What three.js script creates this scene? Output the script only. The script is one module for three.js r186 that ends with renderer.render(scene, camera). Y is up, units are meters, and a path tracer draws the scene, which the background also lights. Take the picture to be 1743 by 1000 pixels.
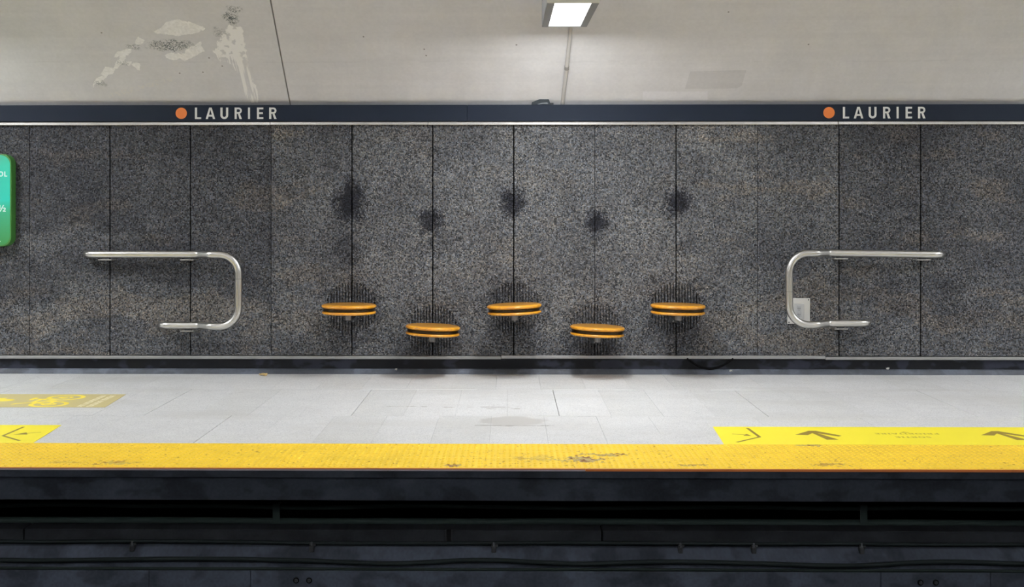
import * as THREE from 'three';
import { RoundedBoxGeometry } from 'three/addons/geometries/RoundedBoxGeometry.js';
import { mergeGeometries } from 'three/addons/utils/BufferGeometryUtils.js';
import { RectAreaLightUniformsLib } from 'three/addons/lights/RectAreaLightUniformsLib.js';

// ------------------------------------------------------------------ camera, light, exposure
const scene = new THREE.Scene();
scene.background = new THREE.Color(0x000000);
const F = 2150;                                         // focal length in pixels of the 1743 x 1000 frame
const camera = new THREE.PerspectiveCamera(2 * Math.atan(500 / F) * 180 / Math.PI, 1743 / 1000, 0.1, 60);
camera.position.set(0, 1.16, 9.35);
camera.rotation.y = 0.012;
camera.setViewOffset(1743, 1000, 30.5, 130, 1743, 1000);
const renderer = new THREE.WebGLRenderer({ antialias: true });
renderer.toneMapping = THREE.LinearToneMapping;
renderer.toneMappingExposure = 0.97;
renderer.shadowMap.enabled = true;
RectAreaLightUniformsLib.init();
const LAMP_DOWN = 66, ADDED_UPLIGHT = 225, LAMP_COLOUR = new THREE.Color(0.95, 0.98, 1.01);
const LAMP_XS = [-9.03, -4.33, 0.37, 5.07, 9.77];                    // ceiling lamps along each platform

// ------------------------------------------------------------------ helpers
const numbers = {};
const numbered = (n) => { const k = numbers[n] = (numbers[n] ?? -1) + 1; return k ? `${n}_${String(k).padStart(3, '0')}` : n; };
function mesh(name, geo, mat, parent = scene) {
  const m = new THREE.Mesh(Array.isArray(geo) ? merge(geo) : geo, mat);
  m.name = parent === scene ? numbered(name) : name;
  m.castShadow = m.receiveShadow = true;
  parent.add(m);
  return m;
}
function group(name, x = 0, y = 0, z = 0) {
  const g = new THREE.Group(); g.name = numbered(name); g.position.set(x, y, z); scene.add(g); return g;
}
const structure = (o) => { o.userData.kind = 'structure'; return o; };
function tag(o, label, category, grp) { Object.assign(o.userData, { label, category }); if (grp) o.userData.group = grp; return o; }
function merge(list) {
  return mergeGeometries(list.map((g) => { const a = g.index ? g.toNonIndexed() : g; for (const k of Object.keys(a.attributes)) if (!['position', 'normal', 'uv'].includes(k)) a.deleteAttribute(k); return a; }));
}
const box = (w, h, d, x = 0, y = 0, z = 0) => new THREE.BoxGeometry(w, h, d).translate(x, y, z);
const rbox = (w, h, d, x = 0, y = 0, z = 0, r = 0.003, s = 2) => new RoundedBoxGeometry(w, h, d, s, r).translate(x, y, z);
const span = (x0, x1, y0, y1, z0, z1, r = 0) => (r ? rbox(x1 - x0, y1 - y0, z1 - z0, (x0 + x1) / 2, (y0 + y1) / 2, (z0 + z1) / 2, r, 1) : box(x1 - x0, y1 - y0, z1 - z0, (x0 + x1) / 2, (y0 + y1) / 2, (z0 + z1) / 2));
const cyl = (r, h, x = 0, y = 0, z = 0, n = 24) => new THREE.CylinderGeometry(r, r, h, n).translate(x, y, z);
function planarUV(geo, a, b, u0, us, v0, vs) {          // uv from two axes, in metres
  const p = geo.attributes.position, uv = new Float32Array(p.count * 2), g = { x: 'getX', y: 'getY', z: 'getZ' };
  for (let i = 0; i < p.count; i++) { uv[2 * i] = (p[g[a]](i) - u0) / us; uv[2 * i + 1] = (p[g[b]](i) - v0) / vs; }
  geo.setAttribute('uv', new THREE.BufferAttribute(uv, 2)); return geo;
}
function profileX(pts, x0, x1, closed = false) {        // [z, y] profile swept along x, flat shaded; uv = (x, arc length)
  const pos = [], uv = []; let s = 0; const n = pts.length - (closed ? 0 : 1);
  for (let i = 0; i < n; i++) {
    const [za, ya] = pts[i], [zb, yb] = pts[(i + 1) % pts.length], e = s + Math.hypot(zb - za, yb - ya);
    const q = [[x0, ya, za, s], [x1, ya, za, s], [x1, yb, zb, e], [x0, yb, zb, e]];
    for (const k of [0, 1, 2, 0, 2, 3]) { pos.push(q[k][0], q[k][1], q[k][2]); uv.push(q[k][0], q[k][3]); }
    s = e;
  }
  const g = new THREE.BufferGeometry();
  g.setAttribute('position', new THREE.Float32BufferAttribute(pos, 3)); g.setAttribute('uv', new THREE.Float32BufferAttribute(uv, 2));
  g.computeVertexNormals(); return g;
}
const V = (x, y, z) => new THREE.Vector3(x, y, z);
function fillet(points) {                               // [[x, y, z, radius], ...] -> dense polyline with rounded corners
  const out = [], P = points.map((p) => V(p[0], p[1], p[2]));
  points.forEach((p, i) => {
    if (i === 0 || i === points.length - 1 || !p[3]) { out.push(P[i].clone()); return; }
    const a = P[i - 1].clone().sub(P[i]).normalize(), b = P[i + 1].clone().sub(P[i]).normalize(), half = Math.acos(a.dot(b)) / 2, t = p[3] / Math.tan(half);
    const c = P[i].clone().add(a.clone().add(b).normalize().multiplyScalar(p[3] / Math.sin(half))), s = P[i].clone().addScaledVector(a, t).sub(c), e = P[i].clone().addScaledVector(b, t).sub(c), w = s.angleTo(e);
    for (let k = 0; k <= 10; k++) { const f = k / 10; out.push(s.clone().multiplyScalar(Math.sin((1 - f) * w) / Math.sin(w)).addScaledVector(e, Math.sin(f * w) / Math.sin(w)).add(c)); }
  });
  return out;
}
class Poly extends THREE.Curve {                        // straight runs between dense points
  constructor(p) { super(); this.p = p; this.c = [0]; for (let i = 1; i < p.length; i++) this.c.push(this.c[i - 1] + p[i].distanceTo(p[i - 1])); }
  getPoint(t, o = new THREE.Vector3()) { const L = t * this.c.at(-1); let i = 1; while (i < this.c.length - 1 && this.c[i] < L) i++; return o.lerpVectors(this.p[i - 1], this.p[i], Math.min(1, (L - this.c[i - 1]) / (this.c[i] - this.c[i - 1]))); }
}
const tube = (pts, r, seg = 120, n = 20) => new THREE.TubeGeometry(new Poly(pts), seg, r, n, false);
const soft = (pts, r, seg = 80, n = 10) => new THREE.TubeGeometry(new THREE.CatmullRomCurve3(pts), seg, r, n, false);
function random(seed) { let a = seed >>> 0; return () => { a = (a + 0x6d2b79f5) | 0; let t = Math.imul(a ^ (a >>> 15), 1 | a); t = (t + Math.imul(t ^ (t >>> 7), 61 | t)) ^ t; return ((t ^ (t >>> 14)) >>> 0) / 4294967296; }; }
function hash(x, y, s = 0) { let h = Math.imul(x, 374761393) ^ Math.imul(y, 668265263) ^ Math.imul(s + 1, 1274126177); h = Math.imul(h ^ (h >>> 13), 1274126177); h ^= h >>> 16; return (h >>> 0) / 4294967296; }
function noise(x, y, s = 0) {
  const i = Math.floor(x), j = Math.floor(y), f = x - i, g = y - j, u = f * f * (3 - 2 * f), v = g * g * (3 - 2 * g);
  return (hash(i, j, s) * (1 - u) + hash(i + 1, j, s) * u) * (1 - v) + (hash(i, j + 1, s) * (1 - u) + hash(i + 1, j + 1, s) * u) * v;
}
const fbm = (x, y, s = 0, o = 4) => { let a = 0, k = 0.5, t = 0; for (let i = 0; i < o; i++) { a += k * noise(x, y, s + i); t += k; k /= 2; x *= 2.03; y *= 2.03; } return a / t; };
const clamp = (x, a = 0, b = 1) => Math.min(b, Math.max(a, x));
const step = (a, b, x) => { const t = clamp((x - a) / (b - a)); return t * t * (3 - 2 * t); };
const mix3 = (a, b, t) => [a[0] + (b[0] - a[0]) * t, a[1] + (b[1] - a[1]) * t, a[2] + (b[2] - a[2]) * t];
function texture(w, h, srgb, fn) {                      // fn(column, row) -> [r, g, b] in 0..255; row 0 is v = 0
  const d = new Uint8Array(w * h * 4);
  for (let j = 0, k = 0; j < h; j++) for (let i = 0; i < w; i++, k += 4) { const c = fn(i, j); d[k] = clamp(c[0], 0, 255); d[k + 1] = clamp(c[1], 0, 255); d[k + 2] = clamp(c[2], 0, 255); d[k + 3] = 255; }
  const t = new THREE.DataTexture(d, w, h); t.magFilter = THREE.LinearFilter; t.minFilter = THREE.LinearMipmapLinearFilter; t.generateMipmaps = true;
  t.wrapS = t.wrapT = THREE.RepeatWrapping; if (srgb) t.colorSpace = THREE.SRGBColorSpace; t.needsUpdate = true; return t;
}
function inside(poly, x, y) { let c = false; for (let i = 0, j = poly.length - 1; i < poly.length; j = i++) { const [a, b] = poly[i], [e, f] = poly[j]; if ((b > y) !== (f > y) && x < ((e - a) * (y - b)) / (f - b) + a) c = !c; } return c; }
const std = (color, roughness, o = {}) => new THREE.MeshStandardMaterial({ color, roughness, metalness: 0, ...o });

// ------------------------------------------------------------------ materials
const matt = (color, roughness, k, o = {}) => new THREE.MeshPhysicalMaterial({ color, roughness, metalness: 0, specularIntensity: k, ...o });
const WALL_Y0 = 0.134, WALL_Y1 = 1.846, PITCH = 0.6, JOINT0 = 0.0335;
const SEATS = [[-1.171, 0.487], [-0.569, 0.322], [0.036, 0.487], [0.631, 0.322], [1.234, 0.487]];    // where the seats meet the wall
const HEADS = [[-1.18, 1.27, 0.14, 0.17, 1], [-0.58, 1.13, 0.1, 0.1, 0.9], [0.03, 1.27, 0.11, 0.12, 0.95], [0.64, 1.125, 0.1, 0.1, 0.95], [1.25, 1.27, 0.11, 0.12, 0.95], [-1.19, 0.93, 0.13, 0.16, 0.42], [1.32, 0.95, 0.1, 0.1, 0.3], [-0.5, 0.95, 0.2, 0.1, 0.2]];  // greasy marks left by leaning heads
const CELL = 0.009;
const PANEL_TONE = { '-7': 0.74, '-6': 0.74, '-5': 0.74, '-4': 0.78, '-3': 0.95, '-2': 1, '-1': 0.98, 0: 1.02, 1: 1, 2: 1.02, 3: 0.95, 4: 0.82, 5: 0.8, 6: 0.8 };   // tone per panel, darker towards both ends
function pebble(x, y) {                                 // exposed aggregate: [distance to the stone, edge gap, stone number]
  const gx = x / CELL, gy = y / CELL, i0 = Math.floor(gx), j0 = Math.floor(gy); let d1 = 9, d2 = 9, id = 0;
  for (let j = j0 - 1; j <= j0 + 1; j++) for (let i = i0 - 1; i <= i0 + 1; i++) {
    const dx = i + 0.12 + 0.76 * hash(i, j, 3) - gx, dy = j + 0.12 + 0.76 * hash(i, j, 4) - gy, d = dx * dx + dy * dy;
    if (d < d1) { d2 = d1; d1 = d; id = hash(i, j, 5); } else if (d < d2) d2 = d;
  }
  return [Math.sqrt(d1), Math.sqrt(d2) - Math.sqrt(d1), id];
}
const CHUNK = 3.0, CHUNK0 = JOINT0 - 7 * PITCH;
function wallTextures(k) {
  const w = 2048, h = 1168, x0 = CHUNK0 + k * CHUNK, bump = new Uint8Array(w * h * 4);
  const map = texture(w, h, true, (i, j) => {
    const x = x0 + (i + 0.5) / w * CHUNK, y = WALL_Y0 + (j + 0.5) / h * (WALL_Y1 - WALL_Y0);
    const [d, gap, id] = pebble(x, y), stone = step(0.02, 0.2, gap), fine = hash(i, j, 9), b = 255 * clamp(stone * (1 - 0.55 * d) * (0.55 + 0.45 * id) + 0.05 * fine), q = (j * w + i) * 4;
    bump[q] = bump[q + 1] = bump[q + 2] = b; bump[q + 3] = 255;
    const rough = fbm(x * 130, y * 130, 12, 2) - 0.5, tone = (id < 0.2 ? 0.52 : 0.78 + 0.5 * id * id) + 0.1 * (fine - 0.5) + 0.5 * rough, warm = hash(Math.floor(id * 1e6), 1, 6);
    let c = warm > 0.72 ? [121, 117, 112] : warm > 0.3 ? [115, 115, 116] : [106, 110, 116];
    c = mix3([76, 80, 88], [c[0] * tone, c[1] * tone, c[2] * tone], 0.35 + 0.65 * stone);
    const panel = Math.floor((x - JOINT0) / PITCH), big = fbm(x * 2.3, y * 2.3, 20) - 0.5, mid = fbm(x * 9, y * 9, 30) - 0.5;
    const lowFade = step(0.36, 0.64, fbm(x * 1.7, y * 5, 65) + 0.7 * (0.72 - y)); let m = (1 - (1 - (PANEL_TONE[panel] ?? 0.9)) * (1 - 0.75 * lowFade)) * (1 + 0.34 * big + 0.2 * mid);  // panel tone eases off towards the bottom, with a noisy edge
    for (const [hx, hy, rx, ry, p] of HEADS) {
      const e = Math.hypot((x - hx) / rx, (y - hy) / ry); if (e > 1.9) continue;
      m *= 1 - 0.62 * p * step(1.25, 0.35, e + 0.9 * (fbm(x * 26, y * 26, 40) - 0.5) + 0.35 * (id - 0.5));
    }
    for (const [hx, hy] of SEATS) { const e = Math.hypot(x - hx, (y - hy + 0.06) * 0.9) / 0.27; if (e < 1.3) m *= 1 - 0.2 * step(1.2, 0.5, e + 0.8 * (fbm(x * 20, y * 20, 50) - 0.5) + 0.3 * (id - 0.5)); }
    c = [c[0] * m, c[1] * (m * 0.99 + 0.01), c[2] * (m * 0.9 + 0.1)];
    const rub = step(0.5, 0.62, fbm(x * 3.1, y * 8, 60) + 0.22 * step(0.2, 0.05, Math.abs(y - 0.46)) - 0.1) * (Math.abs(x) > 1.4 ? 1 : 0.35);
    c = mix3(c, [c[0] * 1.1, c[1] * 1.06, c[2] * 1.01], rub);
    const t = (x - 0.19) / 0.03; if (t > 0 && t < 1 && Math.abs(y - (0.165 + 0.085 * Math.pow(t, 0.7))) < 0.0035) c = [190, 190, 188];   // a white scratch
    return c;
  });
  const b = new THREE.DataTexture(bump, w, h); b.magFilter = THREE.LinearFilter; b.wrapS = b.wrapT = THREE.RepeatWrapping; b.needsUpdate = true;
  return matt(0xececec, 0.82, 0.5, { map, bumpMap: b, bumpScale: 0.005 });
}
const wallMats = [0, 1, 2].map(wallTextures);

function vaultColour(x, s, base) {                      // painted concrete: x along the platform, s up the slope
  const board = fbm(x * 0.8, s * 26, 70), n = fbm(x * 5, s * 5, 71), f = fbm(x * 60, s * 60, 72, 2);
  let m = 1 + 0.035 * (board - 0.5) + 0.05 * (n - 0.5) + 0.035 * (f - 0.5) + 0.03 * (fbm(x * 14, s * 0.9, 73) - 0.5) * step(0.7, 0.2, s);
  return [base[0] * m, base[1] * m, base[2] * m];
}
const PEELS = [
  [[-2.49, 0.73], [-2.41, 0.79], [-2.3, 0.84], [-2.21, 0.82], [-2.12, 0.76], [-2.18, 0.72], [-2.29, 0.69], [-2.41, 0.7]],
  [[-2.46, 0.5], [-2.4, 0.53], [-2.3, 0.53], [-2.26, 0.6], [-2.17, 0.63], [-2.16, 0.55], [-2.23, 0.49], [-2.32, 0.46], [-2.35, 0.47], [-2.4, 0.46], [-2.45, 0.47]],
  [[-2.71, 0.43], [-2.65, 0.43], [-2.66, 0.35], [-2.68, 0.35]],
  [[-2.64, 0.62], [-2.6, 0.69], [-2.56, 0.66], [-2.6, 0.6]], [[-2.83, 0.49], [-2.79, 0.54], [-2.7, 0.56], [-2.66, 0.6], [-2.68, 0.53], [-2.76, 0.48]], [[-2.83, 0.42], [-2.78, 0.46], [-2.7, 0.44], [-2.72, 0.42]],
  [[-3.04, 0.2], [-3.0, 0.27], [-2.94, 0.31], [-2.97, 0.24]], [[-2.88, 0.36], [-2.82, 0.43], [-2.76, 0.5], [-2.72, 0.5], [-2.8, 0.4]], [[-2.96, 0.32], [-2.9, 0.39], [-2.82, 0.4], [-2.86, 0.34], [-2.93, 0.3]], [[-3.01, 0.24], [-2.97, 0.29], [-2.91, 0.31], [-2.95, 0.25]],
];
const FAN = [[-2.09, 0.55], [-2.01, 0.69], [-1.94, 0.79], [-1.88, 0.77], [-1.86, 0.67], [-1.855, 0.41], [-1.86, 0.02], [-1.93, 0.02], [-1.955, 0.31], [-1.99, 0.41], [-2.06, 0.47]];
const DARKS = [[-2.39, 0.6, 0.17, 0.055, 1], [-1.92, 0.855, 0.055, 0.06, 1], [-2.98, 0.22, 0.05, 0.03, 0.5], [-1.88, 0.93, 0.06, 0.03, 0.6], [-2.66, 0.59, 0.06, 0.03, 0.5], [-2.02, 0.72, 0.05, 0.05, 0.4], [-2.77, 0.43, 0.05, 0.03, 0.4]];
const SPOTS = [[-2.85, 0.72], [-2.14, 0.48], [-2.06, 0.4], [-2.21, 0.34], [-2.38, 0.33], [-1.02, 0.68], [-0.6, 0.56], [-0.59, 0.5], [0.05, 0.6], [1.5, 0.9], [2.1, 0.6]];
function vaultTexture(x0, len, s1) {
  const w = 2048, h = 700;
  return texture(w, h, true, (i, j) => {
    const x = x0 + (i + 0.5) / w * len, s = (j + 0.5) / h * s1;
    let c = vaultColour(x, s, [214, 212, 212]);
    const jx = x + 0.03 * (fbm(x * 22, s * 22, 80) - 0.5), js = s + 0.05 * (fbm(x * 22, s * 22, 81) - 0.5), g = fbm(x * 75, s * 75, 82, 3);
    if (x > -3.3 && x < -1.5) {
      if (PEELS.some((p) => inside(p, jx, js))) c = mix3([254, 252, 250], [228, 226, 223], g);
      if (inside(FAN, x + 0.07 * (fbm(x * 30, s * 8, 83) - 0.5), js)) {
        const streak = step(0.44, 0.56, (fbm(x * 34, s * 34, 84) + 0.12) * step(0.36, 0.6, s) + fbm(x * 95, s * 4, 85) * (1 - step(0.36, 0.6, s)));
        c = mix3(c, [248, 246, 243], 0.85 * streak);
      }
      for (const [a, b, rx, ry, k] of DARKS) {
        const e = Math.hypot((jx - a) / rx, (js - b) / ry); if (e > 1.5) continue;
        const p = step(1.15, 0.5, e + 0.7 * (fbm(x * 40, s * 40, 86) - 0.5)), vein = fbm(x * 105, s * 105, 87, 2);
        c = mix3(c, vein > 0.5 ? [176, 175, 170] : [74, 80, 82], p * step(0.06, 0.0, Math.abs(vein - 0.5) - 0.12) * 0.9 * k);
      }
      const tr = Math.abs(s - (0.11 + (x + 2.91) * 0.36)); if (x > -2.95 && x < -2.45 && tr < 0.025 && g > 0.56) c = mix3(c, [220, 216, 210], 0.7);
    }
    if (inside([[1.28, 0.165], [1.3, 0.34], [1.7, 0.355], [1.69, 0.2], [1.66, 0.17]], x, s)) c = [c[0] * 0.945, c[1] * 0.945, c[2] * 0.945];
    if (inside([[0.98, 0.045], [0.98, 0.14], [1.45, 0.14], [1.46, 0.045]], x, s)) c = [c[0] * 1.035, c[1] * 1.035, c[2] * 1.045];
    for (const [a, b] of SPOTS) if (Math.hypot(x - a, s - b) < 0.006) c = [135, 131, 127];
    const crack = Math.abs(s - 0.44 - 0.02 * (fbm(x * 3, 1, 88) - 0.5)); if (x > -3.4 && crack < 0.003 && fbm(x * 4, 3, 89) > 0.5) c = [c[0] * 0.96, c[1] * 0.96, c[2] * 0.96];
    return c;
  });
}
const vaultPlain = texture(1024, 512, true, (i, j) => vaultColour(i / 256, j / 256, [214, 212, 212]));
const vaultMat = (x0, len, s1) => { const m = std(0xffffff, 0.85, { map: vaultTexture(x0, len, s1) }); return m; };
const concretePlain = std(0xffffff, 0.85, { map: vaultPlain });

const FLOOR_X0 = -4.4, FLOOR_W = 4.7, FLOOR_STEP = 4.1, FLOOR_D = 2.96;
function floorTexture(k) {
  const w = 2048, h = 1376, x0 = FLOOR_X0 + k * FLOOR_STEP;
  return texture(w, h, true, (i, j) => {
    const x = x0 + (i + 0.5) / w * FLOOR_W, z = FLOOR_D * (1 - (j + 0.5) / h);
    const chip = hash(i >> 1, j >> 1, 90), n = fbm(x * 1.6, z * 1.6, 91) - 0.5, f = fbm(x * 12, z * 12, 92) - 0.5;
    let v = 1 + 0.05 * n + 0.05 * f + (chip > 0.86 ? -0.12 : chip < 0.12 ? 0.06 : 0) + 0.05 * (hash(i, j, 93) - 0.5), c = [214 * v, 214 * v, 213 * v];
    const e = Math.hypot((x - 0.03) / 0.2, (z - 2.17) / 0.17);      // a worn, scuffed patch
    if (e < 1.6) c = mix3(c, [176, 173, 168], 0.75 * step(1.1, 0.75, e + 0.6 * (fbm(x * 14, z * 14, 94) - 0.5)));
    if (Math.abs(z - 2.32 - 0.03 * (fbm(x * 6, 2, 95) - 0.5)) < 0.016 && x > -0.19 && x < 0.25) c = mix3(c, [125, 120, 114], 0.75 * step(0.35, 0.6, fbm(x * 30, z * 60, 96)));
    for (const [a, b, zz] of [[-0.4, 0.0, 1.64], [-0.14, 0.1, 1.7], [-0.75, -0.5, 1.63]]) if (x > a && x < b && Math.abs(z - zz - 0.04 * (fbm(x * 5, zz, 97) - 0.5)) < 0.012) c = mix3(c, [148, 142, 134], 0.8 * step(0.35, 0.6, fbm(x * 25, z * 25, 98)));
    const wd = fbm(x * 1.1, z * 3.5, 99); c = mix3(c, [196, 194, 189], 0.35 * step(0.5, 0.75, wd));
    return c;
  });
}
const floorMats = [0, 1].map(floorTexture).flatMap((map) => [0xfdfdfd, 0xffffff, 0xf9f9f8].map((c) => std(c, 0.42, { map })));
const groutMat = std(0x8d8b88, 0.9);

const tactileMap = texture(2048, 192, true, (i, j) => {
  const x = -4.4 + (i + 0.5) / 2048 * 8.8, z = 3.53 - (j + 0.5) / 192 * 0.63, n = fbm(x * 7, z * 9, 100) - 0.5, f = hash(i, j, 101) - 0.5;
  let v = 1 + 0.08 * n + 0.05 * f, c = [238 * v, 199 * v, 30 * v];
  for (const [a, b, rx, rz, p] of [[0.34, 3.33, 0.12, 0.07, 1], [0.46, 3.2, 0.13, 0.045, 0.9], [0.12, 3.3, 0.1, 0.08, 0.35], [1.53, 2.94, 0.06, 0.03, 0.8], [0.84, 3.46, 0.07, 0.03, 0.7], [-1.87, 3.42, 0.12, 0.05, 0.55], [-2.1, 3.42, 0.08, 0.03, 0.3], [1.5, 3.43, 0.09, 0.04, 0.5], [-0.27, 3.47, 0.04, 0.03, 0.9]]) {
    const e = Math.hypot((x - a) / rx, (z - b) / rz); if (e < 1.7) c = mix3(c, fbm(x * 40, z * 40, 102) > 0.55 ? [128, 84, 28] : [176, 152, 88], p * step(0.95, 0.5, e + 2.4 * (fbm(x * 34, z * 34, 103) - 0.5)));
  }
  const speck = fbm(x * 70, z * 70, 104, 2); if (speck > 0.8) c = mix3(c, [150, 110, 40], 0.5);
  return c;
});
const tactileMat = std(0xffffff, 0.68, { map: tactileMap });

const grimeMap = (base, amount, seed, w = 1024, h = 128, W = 8) => texture(w, h, true, (i, j) => {
  const x = i / w * W, y = j / h * W * h / w, n = fbm(x * 6, y * 6, seed), p = step(0.5, 0.66, fbm(x * 9, y * 14, seed + 5)), f = hash(i, j, seed) - 0.5;
  const v = 1 + 0.5 * (n - 0.5) + amount * p + 0.12 * f; return [base[0] * v, base[1] * v, base[2] * v];
});
const coveMat = std(0xffffff, 0.6, { map: grimeMap([66, 71, 80], 0.25, 120) });
const bandMat = matt(0x1f2632, 0.6, 0.25);
const baseboardMat = matt(0xffffff, 0.5, 0.3, { map: grimeMap([17, 18, 22], 1.5, 110) });
const bandTopMat = std(0x2a2f33, 0.8);
const alu = std(0xcfccc6, 0.27, { metalness: 0.75 });
const aluDull = std(0x9a9a98, 0.5, { metalness: 0.5 });
const steel = std(0xd0cec9, 0.3, { metalness: 1 });
const steelDark = std(0x5d5f63, 0.45, { metalness: 0.6 });
const white = std(0xd9d9d4, 0.5), orange = std(0xe07a34, 0.5);
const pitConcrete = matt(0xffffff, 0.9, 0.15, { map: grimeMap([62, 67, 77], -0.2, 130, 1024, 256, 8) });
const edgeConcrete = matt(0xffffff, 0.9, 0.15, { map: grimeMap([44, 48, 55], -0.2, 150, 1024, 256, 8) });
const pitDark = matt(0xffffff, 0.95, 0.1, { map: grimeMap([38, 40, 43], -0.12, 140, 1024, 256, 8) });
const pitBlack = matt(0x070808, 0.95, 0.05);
const cableMat = matt(0x12191a, 0.6, 0.3), recessMat = matt(0x222d2b, 0.7, 0.4), pipeMat = matt(0x141d1b, 0.6, 0.3), clipMat = std(0x2a2c2e, 0.5, { metalness: 0.4 });
const black = matt(0x08090a, 0.8, 0.2);

// ------------------------------------------------------------------ the setting: back wall of aggregate panels
const X0 = -10.2, X1 = 10.9, EDGE = 3.53, MID = 6.15, mirrorZ = (z) => 2 * MID - z;
const wall = structure(group('wall_back'));
mesh('backing', span(X0, X1, -0.05, 2.0, -0.35, -0.047), black, wall);
const ribHeights = (hx, x, r) => Math.sqrt(Math.max(0, r * r - (x - hx) ** 2));
const RIB_R = 0.19;
const joints = []; for (let k = -12; k <= 12; k++) if (k !== 6) joints.push(k);
const wideGap = new Set([-5, -4, -2, -1, 0, 2, 4, 5, 7, -8, -9]);
joints.slice(0, -1).forEach((k, n) => {
  const kb = joints[n + 1], xa = JOINT0 + k * PITCH + (wideGap.has(k) ? 0.0042 : 0.0018), xb = JOINT0 + kb * PITCH - (wideGap.has(kb) ? 0.0042 : 0.0018);
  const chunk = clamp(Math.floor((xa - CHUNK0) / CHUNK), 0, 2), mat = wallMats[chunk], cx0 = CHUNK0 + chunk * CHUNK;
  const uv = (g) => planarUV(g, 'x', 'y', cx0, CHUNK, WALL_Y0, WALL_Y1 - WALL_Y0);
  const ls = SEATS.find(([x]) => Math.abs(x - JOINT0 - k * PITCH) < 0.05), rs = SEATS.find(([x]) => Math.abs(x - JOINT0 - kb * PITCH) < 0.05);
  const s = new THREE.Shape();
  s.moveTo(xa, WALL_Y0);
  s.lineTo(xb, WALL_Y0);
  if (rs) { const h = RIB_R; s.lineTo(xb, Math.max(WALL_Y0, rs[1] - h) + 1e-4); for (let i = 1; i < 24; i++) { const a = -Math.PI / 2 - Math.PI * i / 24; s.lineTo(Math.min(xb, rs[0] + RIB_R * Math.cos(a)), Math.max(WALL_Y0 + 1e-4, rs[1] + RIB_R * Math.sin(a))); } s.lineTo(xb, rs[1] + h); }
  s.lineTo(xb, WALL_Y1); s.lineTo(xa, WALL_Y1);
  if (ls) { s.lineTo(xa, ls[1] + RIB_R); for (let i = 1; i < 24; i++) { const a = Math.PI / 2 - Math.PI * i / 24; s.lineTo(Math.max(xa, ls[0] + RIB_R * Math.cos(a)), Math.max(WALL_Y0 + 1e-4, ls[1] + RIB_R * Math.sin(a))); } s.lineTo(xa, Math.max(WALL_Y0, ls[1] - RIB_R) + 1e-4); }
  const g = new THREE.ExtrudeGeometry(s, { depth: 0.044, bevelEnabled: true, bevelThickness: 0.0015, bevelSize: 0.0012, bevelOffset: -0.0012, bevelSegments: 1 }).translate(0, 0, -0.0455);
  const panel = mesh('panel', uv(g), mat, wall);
  for (const c of [ls, rs]) if (c) {                    // sawn grooves behind a seat leave upright ribs
    const a = c === ls ? xa : c[0] - RIB_R, b = c === ls ? c[0] + RIB_R : xb, list = [box(b - a, 2 * RIB_R, 0.01, (a + b) / 2, c[1], -0.021)];
    for (let i = -10; i <= 9; i++) {
      const x = c[0] + (i + 0.5) * 0.0215, lo = Math.max(a, x - 0.0077), hi = Math.min(b, x + 0.0077), h = ribHeights(c[0], x, RIB_R);
      if (hi - lo < 0.003 || h < 0.01) continue;
      const y0 = Math.max(WALL_Y0, c[1] - h);
      list.push(rbox(hi - lo, c[1] + h - y0, 0.018, (lo + hi) / 2, (c[1] + h + y0) / 2, -0.0095, 0.0015, 1));
    }
    const gg = merge(list), p = gg.attributes.position; for (let i = 0; i < p.count; i++) if (p.getY(i) < WALL_Y0) p.setY(i, WALL_Y0);
    const r = mesh('ribbing', uv(gg), mat, panel); r.userData.kind = 'stuff';
  }
});

// strips along the wall
const bandPieces = [X0, -5.2, -0.31, 4.6, X1];
const band = structure(group('trim_1'));
for (let i = 0; i < 4; i++) mesh('fascia_board', span(bandPieces[i] + 0.0006, bandPieces[i + 1] - 0.0006, 1.868, 1.988, -0.03, 0.06, 0.002), bandMat, band);
const upper = structure(group('trim_2')), lower = structure(group('trim_3'));
[X0, -4.7, -1.769, -0.6, 2.42, 5.4, X1].forEach((x, i, a) => { if (i) mesh('strip', span(a[i - 1] + 0.0012, x - 0.0012, 1.842 + 0.001 * (i % 2), 1.866, -0.046, 0.03 + 0.002 * (i % 2), 0.003), alu, upper); });
[X0, -4.2, -0.06, 2.33, 5.6, X1].forEach((x, i, a) => { if (i) mesh('strip', span(a[i - 1] + 0.0008, x - 0.0008, [0, .109, .109, .114, .108, .11][i], [0, .131, .131, .137, .13, .131][i], -0.046, 0.022, 0.003), aluDull, lower); });
structure(mesh('baseboard_back', planarUV(span(X0, X1, 0.02, 0.112, -0.06, 0.004, 0.002), 'x', 'y', -4, 8, 0, 1), baseboardMat));
structure(mesh('trim_4', planarUV(profileX([[0.038, 0.0], [0.036, 0.006], [0.016, 0.03], [0.006, 0.037], [-0.02, 0.037], [-0.02, 0]], X0, X1), 'x', 'z', -4, 8, 0, 1), coveMat));

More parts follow.
